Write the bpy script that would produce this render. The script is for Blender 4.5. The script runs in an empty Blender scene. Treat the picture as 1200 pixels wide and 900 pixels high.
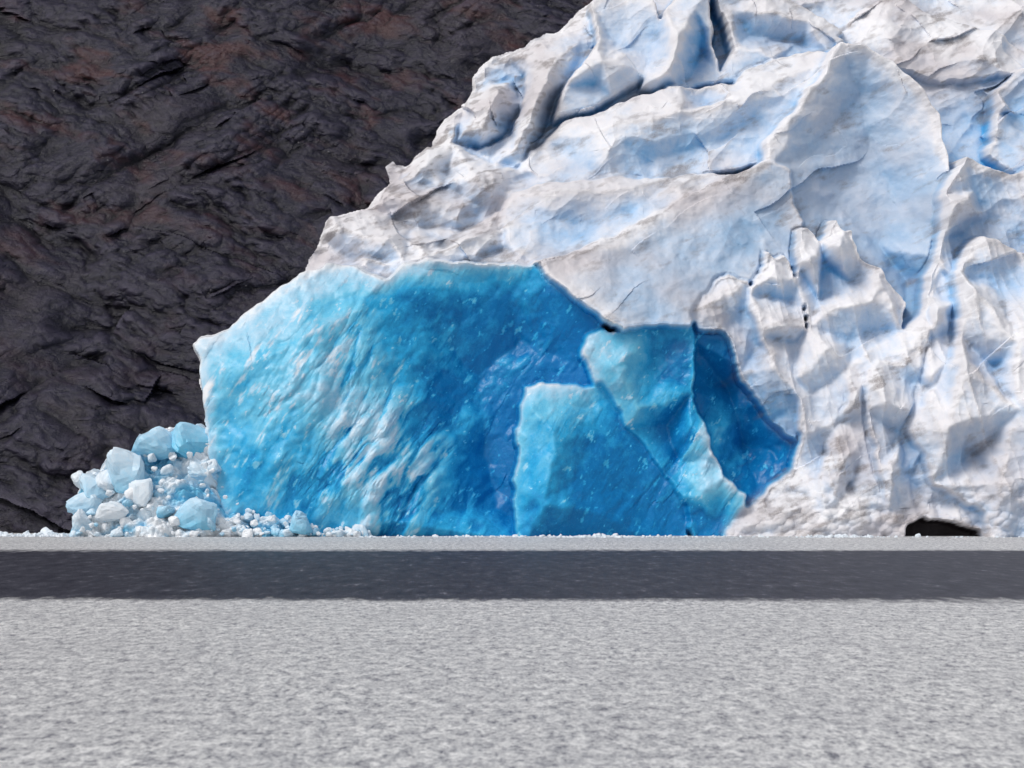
import bpy, math, random
import numpy as np
from mathutils import Vector, Matrix
from mathutils.geometry import delaunay_2d_cdt
import bmesh
rng=np.random.RandomState(7); random.seed(5)
scene=bpy.context.scene

# ---------------------------------------------------------------- noise
PERM=np.concatenate([rng.permutation(256)]*3)
ANG=rng.rand(256)*2*np.pi
GX,GY=np.cos(ANG),np.sin(ANG)
RV=rng.rand(256,5)
def pn(x,y,seed=0):
    xi=np.floor(x).astype(np.int64); yi=np.floor(y).astype(np.int64)
    xf=x-xi; yf=y-yi
    def g(ix,iy,dx,dy):
        h=PERM[(PERM[(ix+seed*17)&255]+iy+seed*31)&255]
        return GX[h]*dx+GY[h]*dy
    u=xf*xf*xf*(xf*(xf*6-15)+10); v=yf*yf*yf*(yf*(yf*6-15)+10)
    a=g(xi,yi,xf,yf); b=g(xi+1,yi,xf-1,yf); c=g(xi,yi+1,xf,yf-1); d=g(xi+1,yi+1,xf-1,yf-1)
    return ((a+(b-a)*u)+((c+(d-c)*u)-(a+(b-a)*u))*v)*1.5
def fbm(x,y,o=4,seed=0,gain=.5):
    s=0;a=1;t=0
    for i in range(o):
        s=s+a*pn(x*2**i,y*2**i,seed+i); t+=a; a*=gain
    return s/t
def facet(x,y,seed=0,g=1.2,k=.8,h=.5):
    """continuous surface made of tilted facets meeting in sharp creases (max of tilted paraboloids)"""
    xi=np.floor(x).astype(np.int64); yi=np.floor(y).astype(np.int64)
    best=np.full(x.shape,-1e9)
    for i in (-1,0,1):
        for j in (-1,0,1):
            hsh=PERM[(PERM[(xi+i+seed*13)&255]+yi+j+seed*29)&255]; r=RV[hsh]
            ddx=x-(xi+i+.15+.7*r[...,0]); ddy=y-(yi+j+.15+.7*r[...,1])
            best=np.maximum(best,h*r[...,2]+g*((r[...,3]-.5)*ddx+(r[...,4]-.5)*ddy)-k*(ddx*ddx+ddy*ddy))
    return best
def rot(x,y,deg):
    c,s=math.cos(math.radians(deg)),math.sin(math.radians(deg))
    return x*c+y*s, -x*s+y*c
def box(a,r):
    for ax in (0,1):
        p=np.pad(a,[(r+1,r) if k==ax else (0,0) for k in (0,1)],mode='edge')
        c=np.cumsum(p,axis=ax)
        n=a.shape[ax]
        hi=np.take(c,np.arange(2*r+1,2*r+1+n),axis=ax); lo=np.take(c,np.arange(0,n),axis=ax)
        a=(hi-lo)/(2*r+1)
    return a
def sstep(a,b,x):
    t=np.clip((x-a)/(b-a),0,1); return t*t*(3-2*t)
def lin(a,b,x,c=0.,d=1.): return c+(d-c)*np.clip((x-a)/(b-a),0,1)

CAM_D=300.0; CAM_H=6.0
def W(px,py,d):      # image pixel position -> world x,z at distance d behind the ice front
    s=(CAM_D+d)/3000.0
    return (px-600)*s, CAM_H+(568-py)*s

def grid_mesh(name,X,Y,Z,attrs,keep=None,smooth=False):
    nz,nx=X.shape
    co=np.stack([X,Y,Z],-1).reshape(-1,3).astype(np.float32)
    idx=np.arange(nz*nx).reshape(nz,nx)
    q=np.stack([idx[:-1,:-1],idx[:-1,1:],idx[1:,1:],idx[1:,:-1]],-1).reshape(-1,4)
    if keep is not None: q=q[keep.reshape(-1)]
    me=bpy.data.meshes.new(name)
    me.vertices.add(len(co)); me.vertices.foreach_set('co',co.ravel())
    me.loops.add(q.size); me.loops.foreach_set('vertex_index',q.ravel().astype(np.int32))
    me.polygons.add(len(q)); me.polygons.foreach_set('loop_start',np.arange(0,q.size,4,dtype=np.int32))
    me.polygons.foreach_set('loop_total',np.full(len(q),4,dtype=np.int32))
    me.polygons.foreach_set('use_smooth',np.full(len(q),smooth))
    me.update()
    for k,v in attrs.items():
        a=me.attributes.new(k,'FLOAT','POINT'); a.data.foreach_set('value',v.ravel().astype(np.float32))
    o=bpy.data.objects.new(name,me); scene.collection.objects.link(o)
    return o

# ---------------------------------------------------------------- glacier layout
L=[]
def layer(out,inn=(),b=.2,dirt_cave=.1,edges=(),cup=1.0,tag='',push=0):
    f=lambda p:(p[0],p[1],p[2]-push,p[3] if len(p)>3 else b,p[4] if len(p)>4 else dirt_cave)
    L.append(([f(p) for p in out],[f(p) for p in inn],edges,cup,tag))
# base
layer([(690,2,52),(655,28,50),(640,35,49),(600,58,46),(575,62,45),(556,84,43),(545,115,41),(520,135,38),(505,162,36),(497,186,34),
 (470,186,32),(447,190,30),(455,210,29),(430,240,26),(385,248,22),(372,275,18),(355,322,12),(300,355,10),(262,385,8),(228,402,6),
 (232,450,6),(245,500,5),(248,560,4),(255,650,3),(1300,650,2),(2300,650,2),(2300,300,22),(2300,0,50),(2300,-250,75),(1200,-250,75),(850,-150,68),(760,-60,60)],
 [(1000,0,50,.1,.35),(1000,200,30),(1200,0,49,.05,.5),(1200,70,42,.1,.3),(1120,80,41,.3,.4),(1100,30,47,.05,.45),(1200,130,36,.6,.1),(1140,140,37,.5,.1),(1170,140,37,.5,.3),(1200,200,28),(1400,100,38),(1500,250,26),(1200,400,12),(600,300,15),(800,300,16)],b=.25,dirt_cave=.3)
layer([(497,188,33),(503,165,35),(512,150,36),(525,136,37),(548,118,39),(556,140,37),(545,175,34),(520,200,31)],[(520,165,31,.05),(540,150,33,.4)],b=.2,dirt_cave=.45)
layer([(556,84,42),(575,62,43),(600,58,44),(632,66,43),(612,120,41),(600,150,39),(560,172,37),(530,165,36),(540,135,38),(545,112,39)],
 [(585,100,33,.05),(568,145,31,.05),(600,90,42,.5),(545,150,34),(560,95,41,.6),(590,140,37,.45)],b=.25,dirt_cave=.45,edges=[(0,1)],push=1)
layer([(598,60,44),(618,48,45),(640,36,45),(660,28,46),(690,2,49),(702,45,44),(668,100,40),(640,150,37),(612,195,33),(570,192,32),(572,165,36),(600,150,35),(612,110,38),(615,80,41)],
 [(645,75,34,.05),(618,140,28,.05),(600,175,30),(680,45,42,.45),(628,65,40,.05),(650,110,38,.4)],b=.2,dirt_cave=.45,edges=[(0,1),(1,4)],push=1.5)
layer([(692,0,46),(712,-16,47),(730,-8,47),(765,-12,46),(778,30,44),(762,85,40),(722,112,37),(690,125,35),(650,137,34),(660,100,36),(700,45,39)],
 [(720,50,44,.38),(740,20,46,.28),(700,100,38.5,.5),(755,60,42.5,.3),(705,70,37,.05)],b=.28,dirt_cave=.15,cup=.5,push=2)
layer([(770,35,44),(780,10,45),(795,-10,46),(835,-20,47),(838,40,43),(850,95,39),(800,104,38),(752,100,38)],
 [(795,40,35,.05),(825,60,45,.55),(785,80,34,.1),(815,10,44,.4)],b=.3,dirt_cave=.15,edges=[(0,2)],cup=.5,push=2)
layer([(832,-20,48),(890,-25,49),(960,12,47),(1000,38,44),(975,62,40),(910,72,38),(865,92,38),(838,98,39),(862,50,41)],
 [(900,10,43,.05),(880,40,45,.55),(940,45,45,.55),(910,62,38,.2),(860,10,45,.3),(950,22,43,.1)],b=.28,dirt_cave=.3,cup=.6,push=1.5,edges=[(0,5)])
layer([(980,45,44),(1010,10,47),(1050,-15,48),(1090,10,46),(1180,40,43),(1230,75,40),(1180,85,38),(1110,95,38),(1060,75,37)],
 [(1080,50,41,.02,.8),(1150,65,38,.02,.6),(1040,30,42,.05,.6)],b=.12,dirt_cave=.55,push=0)
layer([(1172,100,36),(1195,78,38),(1230,70,38),(1300,150,34),(1260,230,25),(1190,200,26),(1165,180,28),(1172,130,32)],[(1200,130,34,.55),(1182,120,29,.05)],b=.35,dirt_cave=.3,push=2)
# long slab
layer([(608,192,32),(640,160,33),(665,135,34),(700,125,34),(750,108,35),(775,99,35),(800,98,35),(830,97,35),(862,90,35),(885,72,37),(910,64,37),(950,53,38),(985,60,36),(990,110,32),(912,168,28),(897,188,27),(830,200,26,.1,1.0),(800,207,26,.1,1.0),(720,214,26),(640,217,27),(598,220,27)],
 [(700,148,28,.03),(800,128,28,.03),(870,112,28,.03),(960,70,34,.03),(760,185,28,.40),(840,165,28.5,.35),(680,190,29.5,.40),(900,130,29,.35),(825,122,34.5,.28),(735,130,31,.25),(770,150,28,.25)],b=.15,dirt_cave=.28,edges=[(0,1),(1,2),(2,3),(4,5)],cup=.8,push=2)
layer([(447,190,30),(458,182,31),(470,190,31),(485,178,32),(500,165,33),(530,163,33),(575,187,31),(612,197,30),(622,217,26),(592,248,23),(560,270,21),(480,264,20),(430,245,23),(445,228,24),(455,210,26)],
 [(500,185,25,.03),(520,215,27,.3,.8),(562,205,22,.03),(560,240,23,.3,.8),(490,235,19),(470,210,26,.4)],b=.15,dirt_cave=.65,push=1)
layer([(582,247,22),(600,222,24),(622,212,25),(650,211,26),(720,206,26),(790,203,25),(842,198,25),(880,200,21),(800,242,17),(720,282,13),(650,312,11),(600,315,12),(588,290,14),(580,265,17)],
 [(640,222,20,.02),(740,219,20,.02),(640,255,19.5,.45),(700,262,19,.48),(660,290,14.5,.4),(800,212,20,.05),(760,235,19.5,.38)],b=.15,dirt_cave=.28,edges=[(0,1)],cup=.5,push=2.5)
layer([(354,323,12),(360,300,14),(374,272,17),(385,246,19),(400,250,20),(430,239,22),(480,262,20),(540,268,19),(583,243,21),(592,285,14),(618,310,9),(560,325,8),(520,332,8),(400,336,9)],
 [(395,265,13,.05),(410,300,12.5,.3,.6),(450,275,9,.05,.9),(470,305,9,.2,.6),(520,280,16,.35,1.0),(560,272,9,.03,.7),(560,300,10,.2,.7),(500,296,7,.02,.5),(430,300,7.5,.05,.4)],b=.1,dirt_cave=.65,edges=[(1,3),(5,7)],push=1)
# tall fin
layer([(985,43,32,.1),(1020,48,31,.08),(1050,65,29,.03),(1087,98,27,.03),(1107,130,25,.08),(1116,180,22),(1118,240,19),(1106,300,16),(1087,365,13),(1060,385,13),(1000,325,14),(930,312,16),(898,262,19),(903,200,22),(896,165,24,.05),(930,125,27,.05),(960,90,29,.05)],
 [(1010,110,34.0,.40),(1020,170,32.5,.44),(1050,230,28.5,.44),(985,240,27.5,.42),(950,180,28.5,.40),(1030,290,24.5,.52),(1065,330,21.5,.75),(1092,180,25.5,.2),(925,160,25,.15),(1075,130,28.5,.15)],b=.28,dirt_cave=.25,cup=.28,push=2.5)
# hanging face
layer([(898,182,22,.1),(925,200,23),(942,260,20),(938,305,16),(880,335,10),(845,352,8),(812,392,3.5,.45),(760,394,2.5,.4),(720,382,2,.25),(690,373,2,.1),(650,336,4,.1),(616,307,7,.03),(660,298,9.5,.03,.6),(720,275,12.5,.03,.6),(790,235,17.5,.03,.6),(850,203,20.5,.03,.6)],
 [(720,310,10,.38),(800,270,15,.42),(870,235,20,.42),(760,345,6.5,.48),(840,310,12.5,.5),(910,260,19.5,.46),(690,330,6.2,.32),(720,290,11,.15),(790,250,16,.15)],b=.22,dirt_cave=.32,edges=[(0,1),(1,2),(3,4)],cup=.3,push=2.5)
# blue face
layer([(388,303,9,.3),(410,310,9,.3),(430,317,8,.3),(452,327,7,.3),(462,318,7.6,.3),(470,307,8,.3),(490,306,8,.3),(520,303,8,.35),(600,307,8,.5),(628,312,8,.8),(665,345,7,.95),(705,380,6.5),(730,400,6),(720,450,6),(720,500,5),(720,650,4),(255,650,1,.7),(247,560,1.5,.65),(240,500,2,.6),(233,450,3,.5),(227,402,5,.3),(262,383,6,.35),(300,355,7,.35),(340,325,8,.35),(370,312,8.5,.3)],
 [(470,345,7,.84),(600,350,9.5,.94),(610,400,11,.98),(560,440,10,.97),(570,530,8.5,1),(580,600,6.5,1),(500,440,6,.93),(420,360,4.5,.74),(430,450,2.5,.84),(350,400,1.6,.70),(340,480,-.4,.80),(290,430,.4,.64),(380,550,-1.4,.86),(300,540,-1,.84),(470,540,1.2,.82),(450,610,-1.2,.88),(520,600,2,.95),(660,420,9,1)],b=.95,dirt_cave=.0,edges=[(0,7),(7,8),(8,14)],tag='B',push=1)
# dark blue recess
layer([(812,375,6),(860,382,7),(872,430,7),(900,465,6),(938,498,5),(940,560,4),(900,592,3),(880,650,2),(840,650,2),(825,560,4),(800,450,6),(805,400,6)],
 [(870,520,12,1.15),(850,450,11,1.15),(900,530,8.5,1.1),(860,480,9,.98),(885,560,7,1.1)],b=1.05,dirt_cave=.05,tag='B')
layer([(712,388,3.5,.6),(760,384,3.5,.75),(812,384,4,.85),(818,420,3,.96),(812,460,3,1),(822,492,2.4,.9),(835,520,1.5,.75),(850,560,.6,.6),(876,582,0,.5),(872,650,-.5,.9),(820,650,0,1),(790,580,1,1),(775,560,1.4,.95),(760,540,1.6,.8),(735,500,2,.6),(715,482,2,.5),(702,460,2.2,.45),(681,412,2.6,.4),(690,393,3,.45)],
 [(720,430,.6,.55),(770,430,4.2,.98),(780,500,4,1.05),(750,480,.8,.65),(800,540,3,1),(820,580,.0,.6),(835,610,.8,1),(835,540,2.4,.7),(805,500,.8,.85)],b=.9,dirt_cave=.03,tag='B')
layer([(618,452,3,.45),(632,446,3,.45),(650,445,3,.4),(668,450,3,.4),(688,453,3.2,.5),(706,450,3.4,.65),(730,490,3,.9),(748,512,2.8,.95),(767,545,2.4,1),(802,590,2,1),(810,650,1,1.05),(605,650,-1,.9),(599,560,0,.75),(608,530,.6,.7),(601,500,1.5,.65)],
 [(650,510,-1.2,.78),(640,590,-3,.92),(700,520,1.5,.95),(740,590,.9,1.1),(690,600,-1.6,1.05),(625,480,.2,.65)],b=.95,dirt_cave=.03,tag='B')
# spiky fins
layer([(810,368,4),(828,342,5),(840,326,6),(855,319,6),(866,324,6),(880,330,6),(900,355,6),(940,380,6),(938,470,3,.5),(932,518,2,.8),(905,492,2,.8),(870,440,2.3,.5),(852,388,2.8,.1,.6),(820,387,3.3,.15)],
 [(845,345,2,.03),(870,375,5,.36),(900,430,.6,.15),(885,405,5,.36),(905,470,1.2,.5)],b=.15,dirt_cave=.35,tag='F')
layer([(878,345,5),(900,310,6.2),(906,290,6.5),(916,300,6.2),(926,292,6.3),(940,325,6),(947,380,4),(937,470,1.3),(915,440,1.6),(890,392,2.6)],
 [(908,320,2.5,.02),(918,380,.4,.03),(932,350,6.5,.38),(935,400,4.5,.35)],b=.12,dirt_cave=.25,tag='F')
layer([(936,305,7),(942,266,8),(952,260,8.1),(966,276,8),(978,252,8.3),(986,248,8.5),(996,264,8.2),(1008,260,8.2),(1014,300,7),(1040,310,7),(1052,330,7),(1069,352,7),(1062,385,5),(1000,432,2.6),(955,465,1),(936,505,0),(933,440,2),(948,380,4)],
 [(953,300,2.0,.02),(968,300,8,.42),(968,350,7,.38),(986,285,2.2,.02),(1001,330,8,.42),(984,360,2.2,.08),(975,410,.4,.05),(1030,345,1.6,.05),(1018,390,5,.36),(943,440,.0,.15),(995,400,3.8,.3)],b=.15,dirt_cave=.2,tag='F')
# right mass
layer([(1140,172,12,.05),(1172,186,12.5,.05),(1200,197,13.5,.1),(1320,150,16),(1500,230,13),(1700,200,15),(2300,300,14),(2300,650,-3),(1160,650,-5),(850,650,-1.2,0,1),(850,622,-1,0,1),(862,603,-.4,0,.9),(900,578,.2,.02,.7),(930,548,0,.05,.6),(937,505,.3),(946,465,1.2),(1000,425,2.6),(1050,393,3.8),(1086,368,5),(1092,330,7),(1109,280,9),(1113,225,10.8)],
 [(1128,235,6.0,.05),(1148,215,13,.45),(1165,250,13,.4),(1112,330,3.0,.1),(1140,330,8.0,.4),(1085,385,1.5,.05),(1000,470,-1.2,.3),(1050,430,.5,.05,.5),(970,500,-1,.1),(975,540,.8,.4),(1010,530,-1,.3,.5),(960,585,-3,.0,1),(1020,600,-4,.0,1),(900,605,-2,0,1),(1400,400,3),(1500,500,-3),(1600,350,6),(1800,480,-2),(2000,350,3),(1180,350,6)],b=.18,dirt_cave=.28,tag='F')
layer([(996,430,2,.02),(1008,418,2,.02),(1022,440,1.5),(1024,500,0),(1005,555,-2),(978,592,-3.5),(952,600,-3),(962,555,-2),(984,492,-.5)],[(1002,470,-3.6,.03),(985,545,-4.6,.03,.6),(1014,490,-.5,.4)],b=.15,dirt_cave=.4,tag='F')
layer([(1018,432,.8,.05,.6),(1035,422,1.2,.05,.8),(1060,425,1.2,.1,.9),(1095,398,2,.1),(1112,430,1,.1),(1085,480,-1),(1073,560,-2),(1076,604,-3),(1042,606,-3.4),(1030,545,-2.8),(1020,480,-1.5)],
 [(1038,470,-4.2,.1,.3),(1048,550,-5.2,.2),(1070,450,1.4,.42),(1060,510,-.3,.42)],b=.2,dirt_cave=.3,tag='F',push=1)
layer([(1094,345,6),(1104,300,7.5,.02),(1116,318,7),(1128,350,5),(1126,410,2),(1106,470,-1),(1082,520,-2),(1060,545,-2.5),(1060,505,-1),(1078,445,1),(1090,395,3)],
 [(1106,360,-.2,.03),(1096,440,-3.2,.03),(1116,390,3.5,.42),(1078,505,-4,.05)],b=.15,dirt_cave=.2,tag='F')
layer([(1158,268,6,.02),(1180,274,6,.02),(1202,289,6,.05),(1280,310,5),(1400,260,7),(1600,420,2),(1600,650,-6),(1160,650,-6),(1152,602,-5),(1098,566,-4),(1071,507,-2.6),(1088,466,-1.8),(1118,425,-.8),(1131,390,.2),(1129,310,3.8)],
 [(1150,330,-1.6,.03),(1136,420,-5,.05),(1178,335,6,.40),(1165,430,1.0,.38,.6),(1112,500,-6.2,.05),(1145,535,-2,.42,.4),(1195,400,-3.5,.03),(1198,480,-7,.1),(1175,570,-8,.15,.4),(1350,400,-2),(1400,520,-6)],b=.2,dirt_cave=.25,tag='F',push=1)
layer([(1056,650,0,.1,1.3),(1058,619,0,.1,1.3),(1078,610,0,.1,1.3),(1100,613,0,.1,1.3),(1138,622,0,.1,1.3),(1144,650,0,.1,1.3)],[],b=0,dirt_cave=1.3)  # cave mouth: its dark shade is painted in through this value

def rock_depth(z): return 13+np.maximum(z,0)*.88

dx=.13
xs=np.concatenate([np.arange(-48,77,dx),77+np.cumsum(np.linspace(.25,2.2,80))])
zs=np.concatenate([np.arange(-1.2,76,dx),76+np.cumsum(np.linspace(.2,1.6,40))])
X,Z=np.meshgrid(xs,zs)
wx=X+.6*fbm(X*.25,Z*.25,2,1)+.26*fbm(X*.8,Z*.8,3,3,.5)
wz=Z+.6*fbm(X*.25,Z*.25,2,8)+.26*fbm(X*.8,Z*.8,3,12,.5)
wz=np.where(Z<1.5,Z+(wz-Z)*np.clip(Z/1.5,0,1),wz)
fx=wx.ravel(); fz=wz.ravel(); D_=np.full(fx.shape,np.nan); B_=np.zeros(fx.shape); T_=B_.copy(); C_=B_+1; BT=B_.copy(); FT=B_.copy()
for li,(out,inn,edges,cup,tag) in enumerate(L):
    pts=out+inn
    wp=[Vector(W(p[0],p[1],p[2])) for p in pts]
    n=len(out); ed=[(n+a,n+b) for a,b in edges]
    r=delaunay_2d_cdt(wp,ed,[list(range(n))],1,1e-5)
    vc,fc,ov=r[0],r[2],r[3]
    va=[]
    for k,o in enumerate(ov):
        if o: va.append(pts[o[0]][2:5])
        else:
            ds=sorted((( (vc[k]-w).length,i) for i,w in enumerate(wp)))[:2]
            va.append(tuple((pts[ds[0][1]][j]+pts[ds[1][1]][j])/2 for j in (2,3,4)))
    for f in fc:
        a,b,c=f[:3]
        (ax,az),(bx,bz),(cx,cz)=vc[a],vc[b],vc[c]
        det=(bz-cz)*(ax-cx)+(cx-bx)*(az-cz)
        if abs(det)<1e-9: continue
        m=np.nonzero((fx>=min(ax,bx,cx))&(fx<=max(ax,bx,cx))&(fz>=min(az,bz,cz))&(fz<=max(az,bz,cz)))[0]
        if len(m)==0: continue
        l1=((bz-cz)*(fx[m]-cx)+(cx-bx)*(fz[m]-cz))/det
        l2=((cz-az)*(fx[m]-cx)+(ax-cx)*(fz[m]-cz))/det
        l3=1-l1-l2
        ok=(l1>=-1e-4)&(l2>=-1e-4)&(l3>=-1e-4); m=m[ok]; l1,l2,l3=l1[ok],l2[ok],l3[ok]
        D_[m]=l1*va[a][0]+l2*va[b][0]+l3*va[c][0]
        B_[m]=l1*va[a][1]+l2*va[b][1]+l3*va[c][1]
        T_[m]=l1*va[a][2]+l2*va[b][2]+l3*va[c][2]
        C_[m]=cup; BT[m]=tag=='B'; FT[m]=tag=='F'
Dp,Bl,Dt,Cu,BT,FT=[a.reshape(X.shape) for a in (D_,B_,T_,C_,BT,FT)]
inside=~np.isnan(Dp)
back=rock_depth(Z)+4
D0=np.where(inside,Dp,0); I0=inside.astype(float)
Db=box(box(D0,1),1)/np.maximum(box(box(I0,1),1),1e-3)
Dw=box(box(D0,2),2)/np.maximum(box(box(I0,2),2),1e-3)
gs=np.hypot(np.gradient(Db,axis=0),np.gradient(Db,axis=1))
wst=box(sstep(1.3,2.6,gs),2)*(X>15); wst=np.clip(wst*1.6,0,1)
Dp=np.where(inside,Db*(1-wst)+Dw*wst,back)
LowCup=box(((Cu<.35)).astype(float),2)  # mask of the two smoothest faces, which get a grey-blue tint
Bl=box(box(Bl,2),2); Cu=box(Cu,4); Ds=box(box(Dt,4),4); Dt=np.where(Dt>1.2,Dt,np.minimum(Ds,1.0))
BT=box(BT,2); blueish=BT*sstep(.33,.6,Bl)
u,v=rot(X,Z,32)
q1=.35*fbm(X*.12,Z*.12,2,60); q2=.35*fbm(X*.12,Z*.12,2,64)
amp=1-BT
upper=sstep(24,34,Z)
left=sstep(12,-4,X)*upper
cups=-facet(u*.085+q1,v*.17+q2,21,2.0,.7,.8)
cups2=-facet(u*.22+q1*2,v*.36+q2*2,23,2.2,.6,.9)
cups3=-facet(X*.75+q1*3,Z*.9+q2*3,25,1.8,.7,.7)
disp=-amp*Cu*((2.6*upper+.3*(1-upper))*cups+(1.2*upper+.4*(1-upper)+1.0*left)*cups2+(.24+.35*left)*cups3)-amp*.12*fbm(X*.7,Z*.9,3,30,.5)
fl=box(FT,3)
sx=X+.22*Z+1.0*fbm(X*.12,Z*.08,3,50)
disp+=-fl*(1.7*-facet(sx*.36,Z*.06,27,2.1,1.1,.7)+.5*-facet(sx*.85,Z*.15,28,1.8,1.0,.6)-.6)*sstep(0,6,Z)
lowr=fl*sstep(9,3,Z)
disp+=-lowr*(.9*facet(X*.45,Z*.6,57,1.5,.9,.8)+.35*facet(X*1.2,Z*1.5,58,1.5,.9,.8))
# blue wall : sheared plates
ur,vr=rot(X,Z,57)
wv=.35*fbm(X*.10,Z*.10,3,70)
h1=fbm(ur*.10,vr*.42+wv,4,71,.55); h2=fbm(ur*.30+3,vr*.95+wv*2,4,77,.6)
pl=facet(ur*.10+.25*h2,vr*.42+wv*2+.2*h2,43,2.0,.8,.9)
pl2=facet(ur*.32+.3*h1,vr*1.15+wv*3+.3*h2,45,2.0,.8,.9)
rm=1.2*np.exp(-(((X+15)/6.5)**2+((Z-7)/9)**2))+.5*np.exp(-(((X+23)/7)**2+((Z-17)/9)**2))+.5*np.exp(-(((X-24)/5)**2+((Z-9)/9)**2))+.03
rm=np.clip(rm+.6*fbm(X*.13,Z*.13,4,79,.6),0,1)
disp+=-BT*(rm*(1.5*pl+.55*pl2+.3*h1)+(1-rm)*.08*h2+.3*fbm(u*.12,v*.12,2,85)+1.0*facet(X*.13+q1,Z*.13+q2,29,1.5,.7,.6))
fr=rm*sstep(.36,.72,pl+.35*pl2+.55*h2)
fr2=sstep(.26,.40,fbm(ur*.36,vr*.8,5,95,.66))*.7+.9*sstep(.12,.36,fbm(ur*.10,vr*.40,5,98,.7))*sstep(-4,-14,X)
spk=sstep(.46,.54,fbm(X*1.1,Z*1.3,3,190,.6))*.6
Frost=blueish*np.clip(fr*1.0+fr2*.85+spk,0,1)
Y=Dp+np.where(inside,disp,0)
M=np.where(inside,Y,np.minimum(back,Y+2))
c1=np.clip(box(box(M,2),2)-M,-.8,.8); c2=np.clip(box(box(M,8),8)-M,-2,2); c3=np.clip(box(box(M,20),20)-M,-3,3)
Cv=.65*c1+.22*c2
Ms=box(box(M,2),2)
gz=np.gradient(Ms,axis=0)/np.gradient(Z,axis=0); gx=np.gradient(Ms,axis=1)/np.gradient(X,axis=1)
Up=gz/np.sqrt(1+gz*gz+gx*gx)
N1=fbm(X*.16,Z*.16,4,200,.6); N4=fbm(X*.5,Z*.5,4,210,.6)
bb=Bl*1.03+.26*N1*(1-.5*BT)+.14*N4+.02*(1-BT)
bb+=lin(.85,-.3,Up,-.10,.20)*(1-.8*BT)  # soft top light put into the colour: up-facing whiter, steep bluer
bb-=np.maximum(Cv,0)*lin(-.25,.25,N1,.25,.75)*(1-.35*BT)+np.minimum(Cv,0)*.30*(1-.5*BT)  # convex rims whiter; crevices bluer, their shading put into the colour
bb-=c3*.03*(1-BT)  # shading below ledges painted as a bluer tone in wide hollows
bb-=Frost*lin(-.3,.3,N4,.32,.64)
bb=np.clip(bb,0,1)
rx,rz=rot(X,Z,20)
dn=fbm(rx*.16,rz*.42,6,220,.62); dn2=fbm(rx*.5,rz*1.3,4,226,.6)
dd=dn+.4*dn2+Dt*.46-np.clip(Cv,-.5,.25)*.55
df=lin(.32,.76,dd)*lin(0,.2,Dt,0,.75)
crest=sstep(.06,.22,Cv)*sstep(-.08,.25,dn2+dn)*lin(.1,.45,Dt)*.6
df=np.clip(df+crest*(1-BT),0,.8)
mauve=lin(-.15,.25,fbm(X*.08,Z*.13,4,230))*lin(.05,.5,Dt,0,.7)
greyice=LowCup*sstep(.12,.36,Bl)*(1-BT)*.55*lin(.25,-.1,Cv)*lin(-.4,.3,N1,.6,1)
inter=inside[:-1,:-1]|inside[1:,:-1]|inside[:-1,1:]|inside[1:,1:]
Yt=Y.copy(); Zt=Z.copy()
Yt[-1]=Yt[-1]+260; Zt[-1]=Zt[-2]+3
glacier=grid_mesh('glacier',X,Yt,Zt,{'bb':bb,'silt_cave':np.where(Dt>1.2,1.5,df),'mauve':mauve,'clear':BT,'greyice':greyice},keep=inter)

# ---------------------------------------------------------------- rock hillside
xr=np.concatenate([-72-np.cumsum(np.linspace(.3,9,90))[::-1],np.arange(-72,20,.15),20+np.cumsum(np.linspace(.3,9,90))])
zr=np.concatenate([np.arange(-1.5,86,.15),86+np.cumsum(np.linspace(.3,6,50))])
RX,RZ=np.meshgrid(xr,zr)
wa=1.6*fbm(RX*.09,RZ*.09,4,101,.6); wb=1.6*fbm(RX*.09,RZ*.09,4,105,.6)
a1,a2=rot(RX+wa,RZ+wb,-22); b1,b2=rot(RX+wb,RZ+wa,30)
mk=sstep(-.10,.12,fbm(RX*.035,RZ*.05,3,111))
big=facet(a1*.045,a2*.10,31,2.0,.8,1.0)
mid=facet(a1*.12,a2*.30,33,2.0,.8,1.0)*(1-mk)+facet(b1*.12,b2*.28,35,2.0,.8,1.0)*mk
sml=facet(a1*.32,a2*.8,37,1.8,.8,.9)*(1-mk)+facet(b1*.36,b2*.85,39,1.8,.8,.9)*mk
tiny=facet(a1*.9,a2*1.7,41,1.7,.8,.9)
msm=sstep(-.3,.2,fbm(RX*.09,RZ*.09,3,123))
rd=-(4.0*fbm(RX*.03,RZ*.03,3,121)+3.2*big+2.2*mid+(.35+.7*msm)*sml+(.08+.28*msm)*tiny+.35*fbm(a1*.3,a2*.6,4,126,.6))
RY=13+RZ*.88+rd+5.8
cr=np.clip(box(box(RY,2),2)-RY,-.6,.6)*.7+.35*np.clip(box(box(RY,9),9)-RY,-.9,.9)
rust=lin(.05,.33,fbm(a1*.07,a2*.2,4,140,.6))*lin(15,60,RZ,.10,1.0)
tan=lin(.1,.4,fbm(RX*.05,RZ*.07,4,145,.6))
rock=grid_mesh('rock_hillside',RX,RY,RZ,{'cvx':cr,'rust':rust,'tan':tan})

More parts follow.
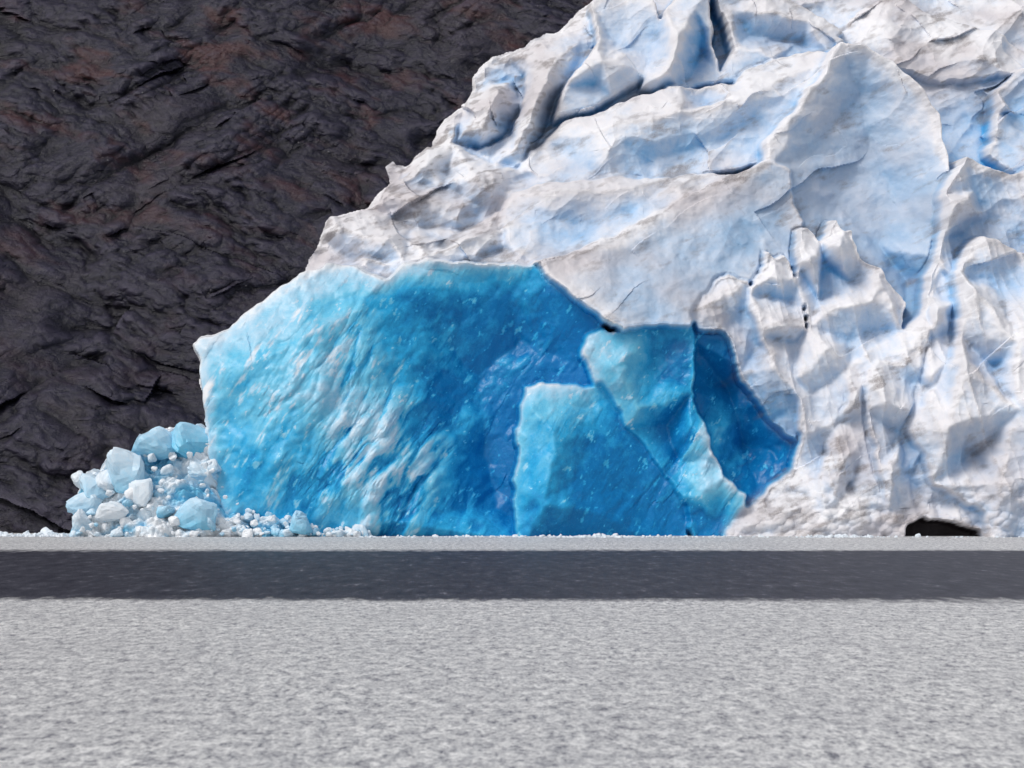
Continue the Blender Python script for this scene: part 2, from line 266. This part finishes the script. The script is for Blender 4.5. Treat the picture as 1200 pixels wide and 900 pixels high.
# ---------------------------------------------------------------- materials
def mat(name):
    m=bpy.data.materials.new(name); m.use_nodes=True; nt=m.node_tree; nt.nodes.clear()
    o=nt.nodes.new('ShaderNodeOutputMaterial'); p=nt.nodes.new('ShaderNodeBsdfPrincipled'); nt.links.new(p.outputs[0],o.inputs[0])
    return m,nt,p
class N:
    def __init__(s,nt): s.nt=nt
    def n(s,t,**k):
        x=s.nt.nodes.new(t)
        for a,b in k.items(): setattr(x,a,b)
        return x
    def link(s,a,b): s.nt.links.new(a,b)
    def setin(s,sock,v):
        if isinstance(v,bpy.types.NodeSocket): s.link(v,sock)
        else: sock.default_value=v
    def math(s,op,a,b=0.0,clamp=False):
        x=s.n('ShaderNodeMath',operation=op); x.use_clamp=clamp
        s.setin(x.inputs[0],a); s.setin(x.inputs[1],b); return x.outputs[0]
    def mix(s,f,a,b):
        x=s.n('ShaderNodeMix',data_type='RGBA'); s.setin(x.inputs[0],f)
        s.setin(x.inputs[6],a if isinstance(a,bpy.types.NodeSocket) else (*a,1)); s.setin(x.inputs[7],b if isinstance(b,bpy.types.NodeSocket) else (*b,1)); return x.outputs[2]
    def attr(s,nm): x=s.n('ShaderNodeAttribute',attribute_name=nm); return x.outputs['Fac']
    def pos(s): return s.n('ShaderNodeNewGeometry').outputs['Position']
    def mapping(s,v,scale,rotn=(0,0,0)):
        x=s.n('ShaderNodeMapping'); s.link(v,x.inputs[0]); x.inputs['Scale'].default_value=scale; x.inputs['Rotation'].default_value=rotn; return x.outputs[0]
    def noise(s,v,sc,det=5,rough=.55,dist=0):
        x=s.n('ShaderNodeTexNoise'); s.link(v,x.inputs['Vector']); x.inputs['Scale'].default_value=sc; x.inputs['Detail'].default_value=det; x.inputs['Roughness'].default_value=rough; x.inputs['Distortion'].default_value=dist; return x.outputs['Fac']
    def mr(s,v,a,b,c=0.,d=1.):
        x=s.n('ShaderNodeMapRange'); s.link(v,x.inputs[0])
        for i,q in enumerate((a,b,c,d)): x.inputs[i+1].default_value=q
        return x.outputs[0]
    def ramp(s,v,stops):
        x=s.n('ShaderNodeValToRGB'); s.link(v,x.inputs[0]); e=x.color_ramp.elements
        while len(e)<len(stops): e.new(.5)
        for i,(p,c) in enumerate(stops): e[i].position=p; e[i].color=(*c,1)
        return x.outputs[0]
    def bump(s,h,st,dist,nrm=None):
        x=s.n('ShaderNodeBump'); s.link(h,x.inputs['Height']); x.inputs['Strength'].default_value=st; x.inputs['Distance'].default_value=dist
        if nrm: s.link(nrm,x.inputs['Normal'])
        return x.outputs[0]

m,nt,p=mat('glacier_ice'); g=N(nt); P=g.pos()
bbn,silt_cave,mauve,clear,grey=[g.attr(k) for k in('bb','silt_cave','mauve','clear','greyice')]
n2=g.noise(P,1.8,4,.65); n3=g.noise(P,6,2,.6)
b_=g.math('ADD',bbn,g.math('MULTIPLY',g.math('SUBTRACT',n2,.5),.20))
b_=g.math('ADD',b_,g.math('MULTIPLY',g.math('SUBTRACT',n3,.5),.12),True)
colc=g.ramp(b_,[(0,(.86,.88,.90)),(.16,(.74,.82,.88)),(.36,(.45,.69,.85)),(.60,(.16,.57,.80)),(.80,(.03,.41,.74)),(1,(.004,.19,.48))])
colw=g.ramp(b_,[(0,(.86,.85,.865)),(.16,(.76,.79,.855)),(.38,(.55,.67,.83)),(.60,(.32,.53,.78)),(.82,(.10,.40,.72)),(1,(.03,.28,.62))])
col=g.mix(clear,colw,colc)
col=g.mix(grey,col,(.36,.45,.56))
col=g.mix(mauve,col,(.57,.52,.53))
col=g.mix(g.math('MULTIPLY',silt_cave,g.mr(n3,.3,.6,.6,1.0),True),col,(.22,.19,.185))
col=g.mix(g.mr(silt_cave,1.0,1.3),col,(.04,.032,.035))  # cave shade painted near-black, above the range of real silt
g.link(col,p.inputs['Base Color'])
g.link(g.mr(clear,0,1,.5,.25),p.inputs['Roughness']); p.inputs['IOR'].default_value=1.31
b1=g.bump(n2,.3,.2); b2_=g.bump(n3,.3,.05,b1); g.link(b2_,p.inputs['Normal'])
ice=m; glacier.data.materials.append(ice)

m,nt,p=mat('wet_dark_rock'); g=N(nt); P=g.pos()
mp=g.mapping(P,(1,1,2.0),(0,math.radians(-24),0))
n2=g.noise(mp,.7,6,.7,.3); n3=g.noise(P,4.5,3,.7); cv=g.attr('cvx'); rs=g.attr('rust'); tn=g.attr('tan')
col=g.ramp(n2,[(.3,(.003,.003,.010)),(.5,(.009,.0075,.020)),(.72,(.028,.024,.050))])
col=g.mix(rs,col,(.050,.017,.019))
col=g.mix(g.math('MULTIPLY',tn,.3),col,(.042,.031,.036))
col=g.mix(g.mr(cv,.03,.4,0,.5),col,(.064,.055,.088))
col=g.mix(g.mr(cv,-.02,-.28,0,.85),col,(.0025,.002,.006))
g.link(col,p.inputs['Base Color']); g.link(g.mr(n2,.3,.7,.24,.5),p.inputs['Roughness']); p.inputs['Specular IOR Level'].default_value=.42
b=g.bump(n2,.8,.5); b=g.bump(n3,.6,.08,b); g.link(b,p.inputs['Normal'])
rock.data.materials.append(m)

# ---------------------------------------------------------------- lake
wxs=np.array([-3000,-600,-150,-60,0,60,150,600,3000.]); wys=np.array([-4000,-600,-300,-170,-60,0,30,60.])
LX,LY=np.meshgrid(wxs,wys)
lake=grid_mesh('lake_water',LX,LY,LX*0,{})
m,nt,p=mat('silty_lake_water'); g=N(nt); P=g.pos()
z=g.n('ShaderNodeSeparateXYZ'); g.link(P,z.inputs[0]); yy=z.outputs['Y']
big=g.noise(g.mapping(P,(.03,.12,1)),1,5,.65)
fine=g.noise(g.mapping(P,(.9,.16,1)),1,5,.8)
yw=g.math('ADD',yy,g.math('MULTIPLY',g.math('SUBTRACT',big,.5),12)); yw=g.math('ADD',yw,g.math('MULTIPLY',g.math('SUBTRACT',fine,.5),20))
calm=g.math('MULTIPLY',g.mr(yw,-170,-164),g.mr(yw,-62,-70))  # calm band: its darker reflection is put into the base colour
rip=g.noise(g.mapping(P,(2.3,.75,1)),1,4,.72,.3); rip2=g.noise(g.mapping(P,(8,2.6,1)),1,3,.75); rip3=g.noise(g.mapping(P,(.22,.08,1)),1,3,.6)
light=g.ramp(g.math('ADD',g.math('MULTIPLY',rip,.5),g.math('MULTIPLY',rip2,.5)),[(.39,(.10,.10,.13)),(.46,(.43,.43,.44)),(.53,(.68,.675,.66)),(.60,(.92,.91,.89))])  # light and shade of the ripples painted as pale and dark specks
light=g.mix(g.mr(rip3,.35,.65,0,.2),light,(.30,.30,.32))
dark=g.ramp(fine,[(.34,(.020,.020,.030)),(.55,(.050,.050,.064)),(.63,(.09,.09,.11)),(.68,(.22,.22,.25)),(.73,(.55,.55,.58))])  # palest stops are glints painted onto the dark band
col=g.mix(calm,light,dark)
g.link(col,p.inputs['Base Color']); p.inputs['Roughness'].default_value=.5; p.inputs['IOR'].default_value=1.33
p.inputs['Specular IOR Level'].default_value=.16
b=g.bump(rip,.5,.14); b=g.bump(rip2,.4,.05,b); g.link(b,p.inputs['Normal'])
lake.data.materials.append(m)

# ---------------------------------------------------------------- ice chunks
def hull_template(seed,n=14):
    r=random.Random(seed); bm=bmesh.new()
    for i in range(n):
        v=Vector((r.gauss(0,1),r.gauss(0,1),r.gauss(0,1))).normalized()*r.uniform(.8,1.15); bm.verts.new(v)
    bmesh.ops.convex_hull(bm,input=bm.verts)
    bmesh.ops.delete(bm,geom=[v for v in bm.verts if not v.link_faces],context='VERTS')
    for _ in range(2): bmesh.ops.subdivide_edges(bm,edges=list(bm.edges),cuts=1,use_grid_fill=True)
    for _ in range(3): bmesh.ops.smooth_vert(bm,verts=list(bm.verts),factor=.5,use_axis_x=True,use_axis_y=True,use_axis_z=True)
    for v in bm.verts: v.co+=v.co.normalized()*(r.gauss(0,.025)+.10*math.sin(4*v.co.x+seed)*math.cos(3.5*v.co.y+v.co.z*3))
    bmesh.ops.triangulate(bm,faces=bm.faces)
    bm.verts.index_update(); V=np.array([v.co[:] for v in bm.verts]); F=np.array([[v.index for v in f.verts] for f in bm.faces]); bm.free(); return V,F
T=[hull_template(i,random.choice([12,15,20])) for i in range(14)]
def chunks(name,items,extra=None):
    vs=[];fs=[];bl=[];dt=[];cl=[];off=0
    for (x,y,z,s,b,d) in items:
        V,F=T[random.randrange(14)]
        R=np.array(Matrix.Rotation(random.uniform(0,6.28),3,Vector((random.gauss(0,1),random.gauss(0,1),random.gauss(0,1)+.01)).normalized()))
        sc=np.array([random.uniform(.85,1.35),random.uniform(.8,1.3),random.uniform(.65,1.0)])*s
        v=(V*sc)@R.T
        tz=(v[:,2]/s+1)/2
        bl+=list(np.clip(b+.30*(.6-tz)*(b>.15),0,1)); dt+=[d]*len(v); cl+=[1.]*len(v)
        v=v+np.array([x,y,z]); vs.append(v); fs.append(F+off); off+=len(v)
    if extra:
        V,F,eb=extra; vs.append(V); fs.append(F+off); bl+=list(eb); dt+=[.0]*len(V); cl+=[1.]*len(V)
    V=np.concatenate(vs); F=np.concatenate(fs)
    me=bpy.data.meshes.new(name); me.from_pydata(V.tolist(),[],F.tolist()); me.update()
    for k,a in(('bb',bl),('silt_cave',dt),('clear',cl)):
        at=me.attributes.new(k,'FLOAT','POINT'); at.data.foreach_set('value',np.array(a,dtype=np.float32))
    me.materials.append(ice); o=bpy.data.objects.new(name,me); scene.collection.objects.link(o); return o
prof=[(80,628),(88,604),(94,572),(104,552),(125,540),(150,520),(165,504),(190,500),(225,492),(245,486),(256,532),(265,568),(300,584),(350,598),(400,606),(434,626)]
def top(px): return np.interp(px,[a for a,_ in prof],[b for _,b in prof])
tp=np.linspace(80,434,420); tt=np.linspace(0,1,150)
TPX,TT=np.meshgrid(tp,tt); MD=5-10*TT
MX=(TPX-600)*(CAM_D+MD)/3000; MZ=(CAM_H+(568-(top(TPX)+4))*.1)*(1-TT)**.8-.25*TT
lb=facet(MX*.33,MD*.28+MZ*.33,50,1.2,1.3,.8); lm=facet(MX*.8,MD*.7+MZ*.8,51,1.6,1.1,.9); ls=facet(MX*1.9,MD*1.8+MZ*1.9,53,1.6,1.1,.9)
lump=1.9*lb+.9*lm+.4*ls
MY=MD-lump*.95; MZ=MZ+(lump-.6)*.55*np.clip(MZ,0,1)-.3
mb=np.clip(.16+1.0*fbm(MX*.18,MD*.2+MZ*.18,3,56)+.25*(.6-lm),0.02,.55)
ii=np.arange(MX.size).reshape(MX.shape)
a,b,c,d=ii[:-1,:-1].ravel(),ii[:-1,1:].ravel(),ii[1:,1:].ravel(),ii[1:,:-1].ravel()
mound=(np.stack([MX,MY,MZ],-1).reshape(-1,3),np.concatenate([np.stack([a,d,c],-1),np.stack([a,c,b],-1)]),mb.ravel())
it=[]
def add(px,py,d,s,b,dt=.0):
    x,z=W(px,py,d); it.append((x,d,max(z,-.2),s,b,dt))
for (px,py,d,s,b) in [(180,522,0,2.6,.40),(224,518,1.0,2.7,.50),(148,556,-1.5,2.7,.32),(205,562,-1,2.2,.15),(110,568,-.5,2.3,.28),(240,555,0,2.3,.25),(100,592,-2,1.9,.30),(92,562,1,1.2,.12),(235,604,-4.6,2.2,.40),(350,613,-4.6,2.1,.42),(165,578,-3.4,1.9,.15),(124,562,-1,1.9,.12),(96,612,-4,1.6,.2),(130,600,-4.5,1.7,.1)]: add(px,py,d,s,b)
for i in range(230):
    px=random.uniform(86,430); t=top(px); k=random.random()**.6; py=min(626,t+8+(630-t-8)*k)
    h=(630-py)/(630-t+1); d=-5.9+h*7+random.uniform(-.5,.5)
    s=min(1.2,.28*math.exp(random.gauss(.4,.55)))
    add(px,py,d,s,random.choice([.0,.05,.1,.2,.3,.4]),0)
for i in range(110):
    px=88-abs(random.gauss(0,50)); x,_=W(px,600,0); it.append((x,random.uniform(-6,4),random.uniform(-.1,.05),.2*math.exp(random.gauss(.2,.5)),.1,0))
chunks('ice_rubble',it,mound)
it=[]
for i in range(1200):
    px=random.choice([random.uniform(-200,1400),random.gauss(700,30),random.gauss(985,25),random.uniform(420,860),random.uniform(0,120)])
    d=random.uniform(-10,-5.5) if px>420 else random.uniform(-6,8)
    x,_=W(px,600,d); it.append((x,d,random.uniform(-.05,.06),.09*math.exp(random.gauss(.4,.5)),.1,.0))
chunks('floating_ice',it)
it=[]
for i in range(200):
    k=random.random()
    if k<.5: px=random.gauss(370,45); py=170+(px-370)*.5+random.gauss(0,12)
    else: px=random.uniform(-20,560); py=random.uniform(10,610)
    x=(px-600)*.1*1.12; z=0
    for _ in range(6):
        ix=int(np.clip(np.searchsorted(xr,x),0,len(xr)-1)); iz=int(np.clip(np.searchsorted(zr,z),0,len(zr)-1)); d=RY[iz,ix]; x,z=W(px,py,d)
    it.append((x,RY[iz,ix]-.05,z,.09*math.exp(random.gauss(.2,.5)),0,0))
bo=chunks('scree_stones',it)
m,nt,p=mat('pale_stone'); g=N(nt); n=g.noise(g.pos(),.8,3); g.link(g.ramp(n,[(.35,(.02,.018,.025)),(.6,(.07,.06,.07)),(.75,(.38,.37,.38))]),p.inputs['Base Color']); p.inputs['Roughness'].default_value=.8
bo.data.materials.clear(); bo.data.materials.append(m)

# ---------------------------------------------------------------- light, world, camera
el,az=math.radians(52),math.radians(-125)
sd=Vector((math.sin(az)*math.cos(el),math.cos(az)*math.cos(el),math.sin(el)))
sun=bpy.data.lights.new('sun','SUN'); sun.energy=1.2; sun.angle=math.radians(20); sun.color=(1,.97,.93)
so=bpy.data.objects.new('sun',sun); so.rotation_euler=sd.to_track_quat('Z','Y').to_euler(); scene.collection.objects.link(so)
w=bpy.data.worlds.new('World'); scene.world=w; w.use_nodes=True; nt=w.node_tree; nt.nodes.clear()
o=nt.nodes.new('ShaderNodeOutputWorld'); bg=nt.nodes.new('ShaderNodeBackground'); sky=nt.nodes.new('ShaderNodeTexSky'); sky.sky_type='NISHITA'; sky.sun_disc=False
sky.sun_elevation=el; sky.sun_rotation=az; sky.dust_density=3; sky.air_density=1
hs=nt.nodes.new('ShaderNodeHueSaturation'); hs.inputs['Saturation'].default_value=.42
nt.links.new(sky.outputs[0],hs.inputs['Color']); nt.links.new(hs.outputs[0],bg.inputs[0]); bg.inputs[1].default_value=.13; nt.links.new(bg.outputs[0],o.inputs[0])
cam=bpy.data.cameras.new('camera'); co=bpy.data.objects.new('camera',cam); scene.collection.objects.link(co); scene.camera=co
co.location=(0,-CAM_D,CAM_H); co.rotation_euler=(math.radians(90),0,0)
cam.lens=90; cam.sensor_width=36; cam.shift_y=118/1200; cam.clip_end=9000
cam.dof.use_dof=True; cam.dof.focus_distance=305; cam.dof.aperture_fstop=1.4
scene.view_settings.view_transform='Standard'; scene.view_settings.look='None'; scene.view_settings.exposure=0
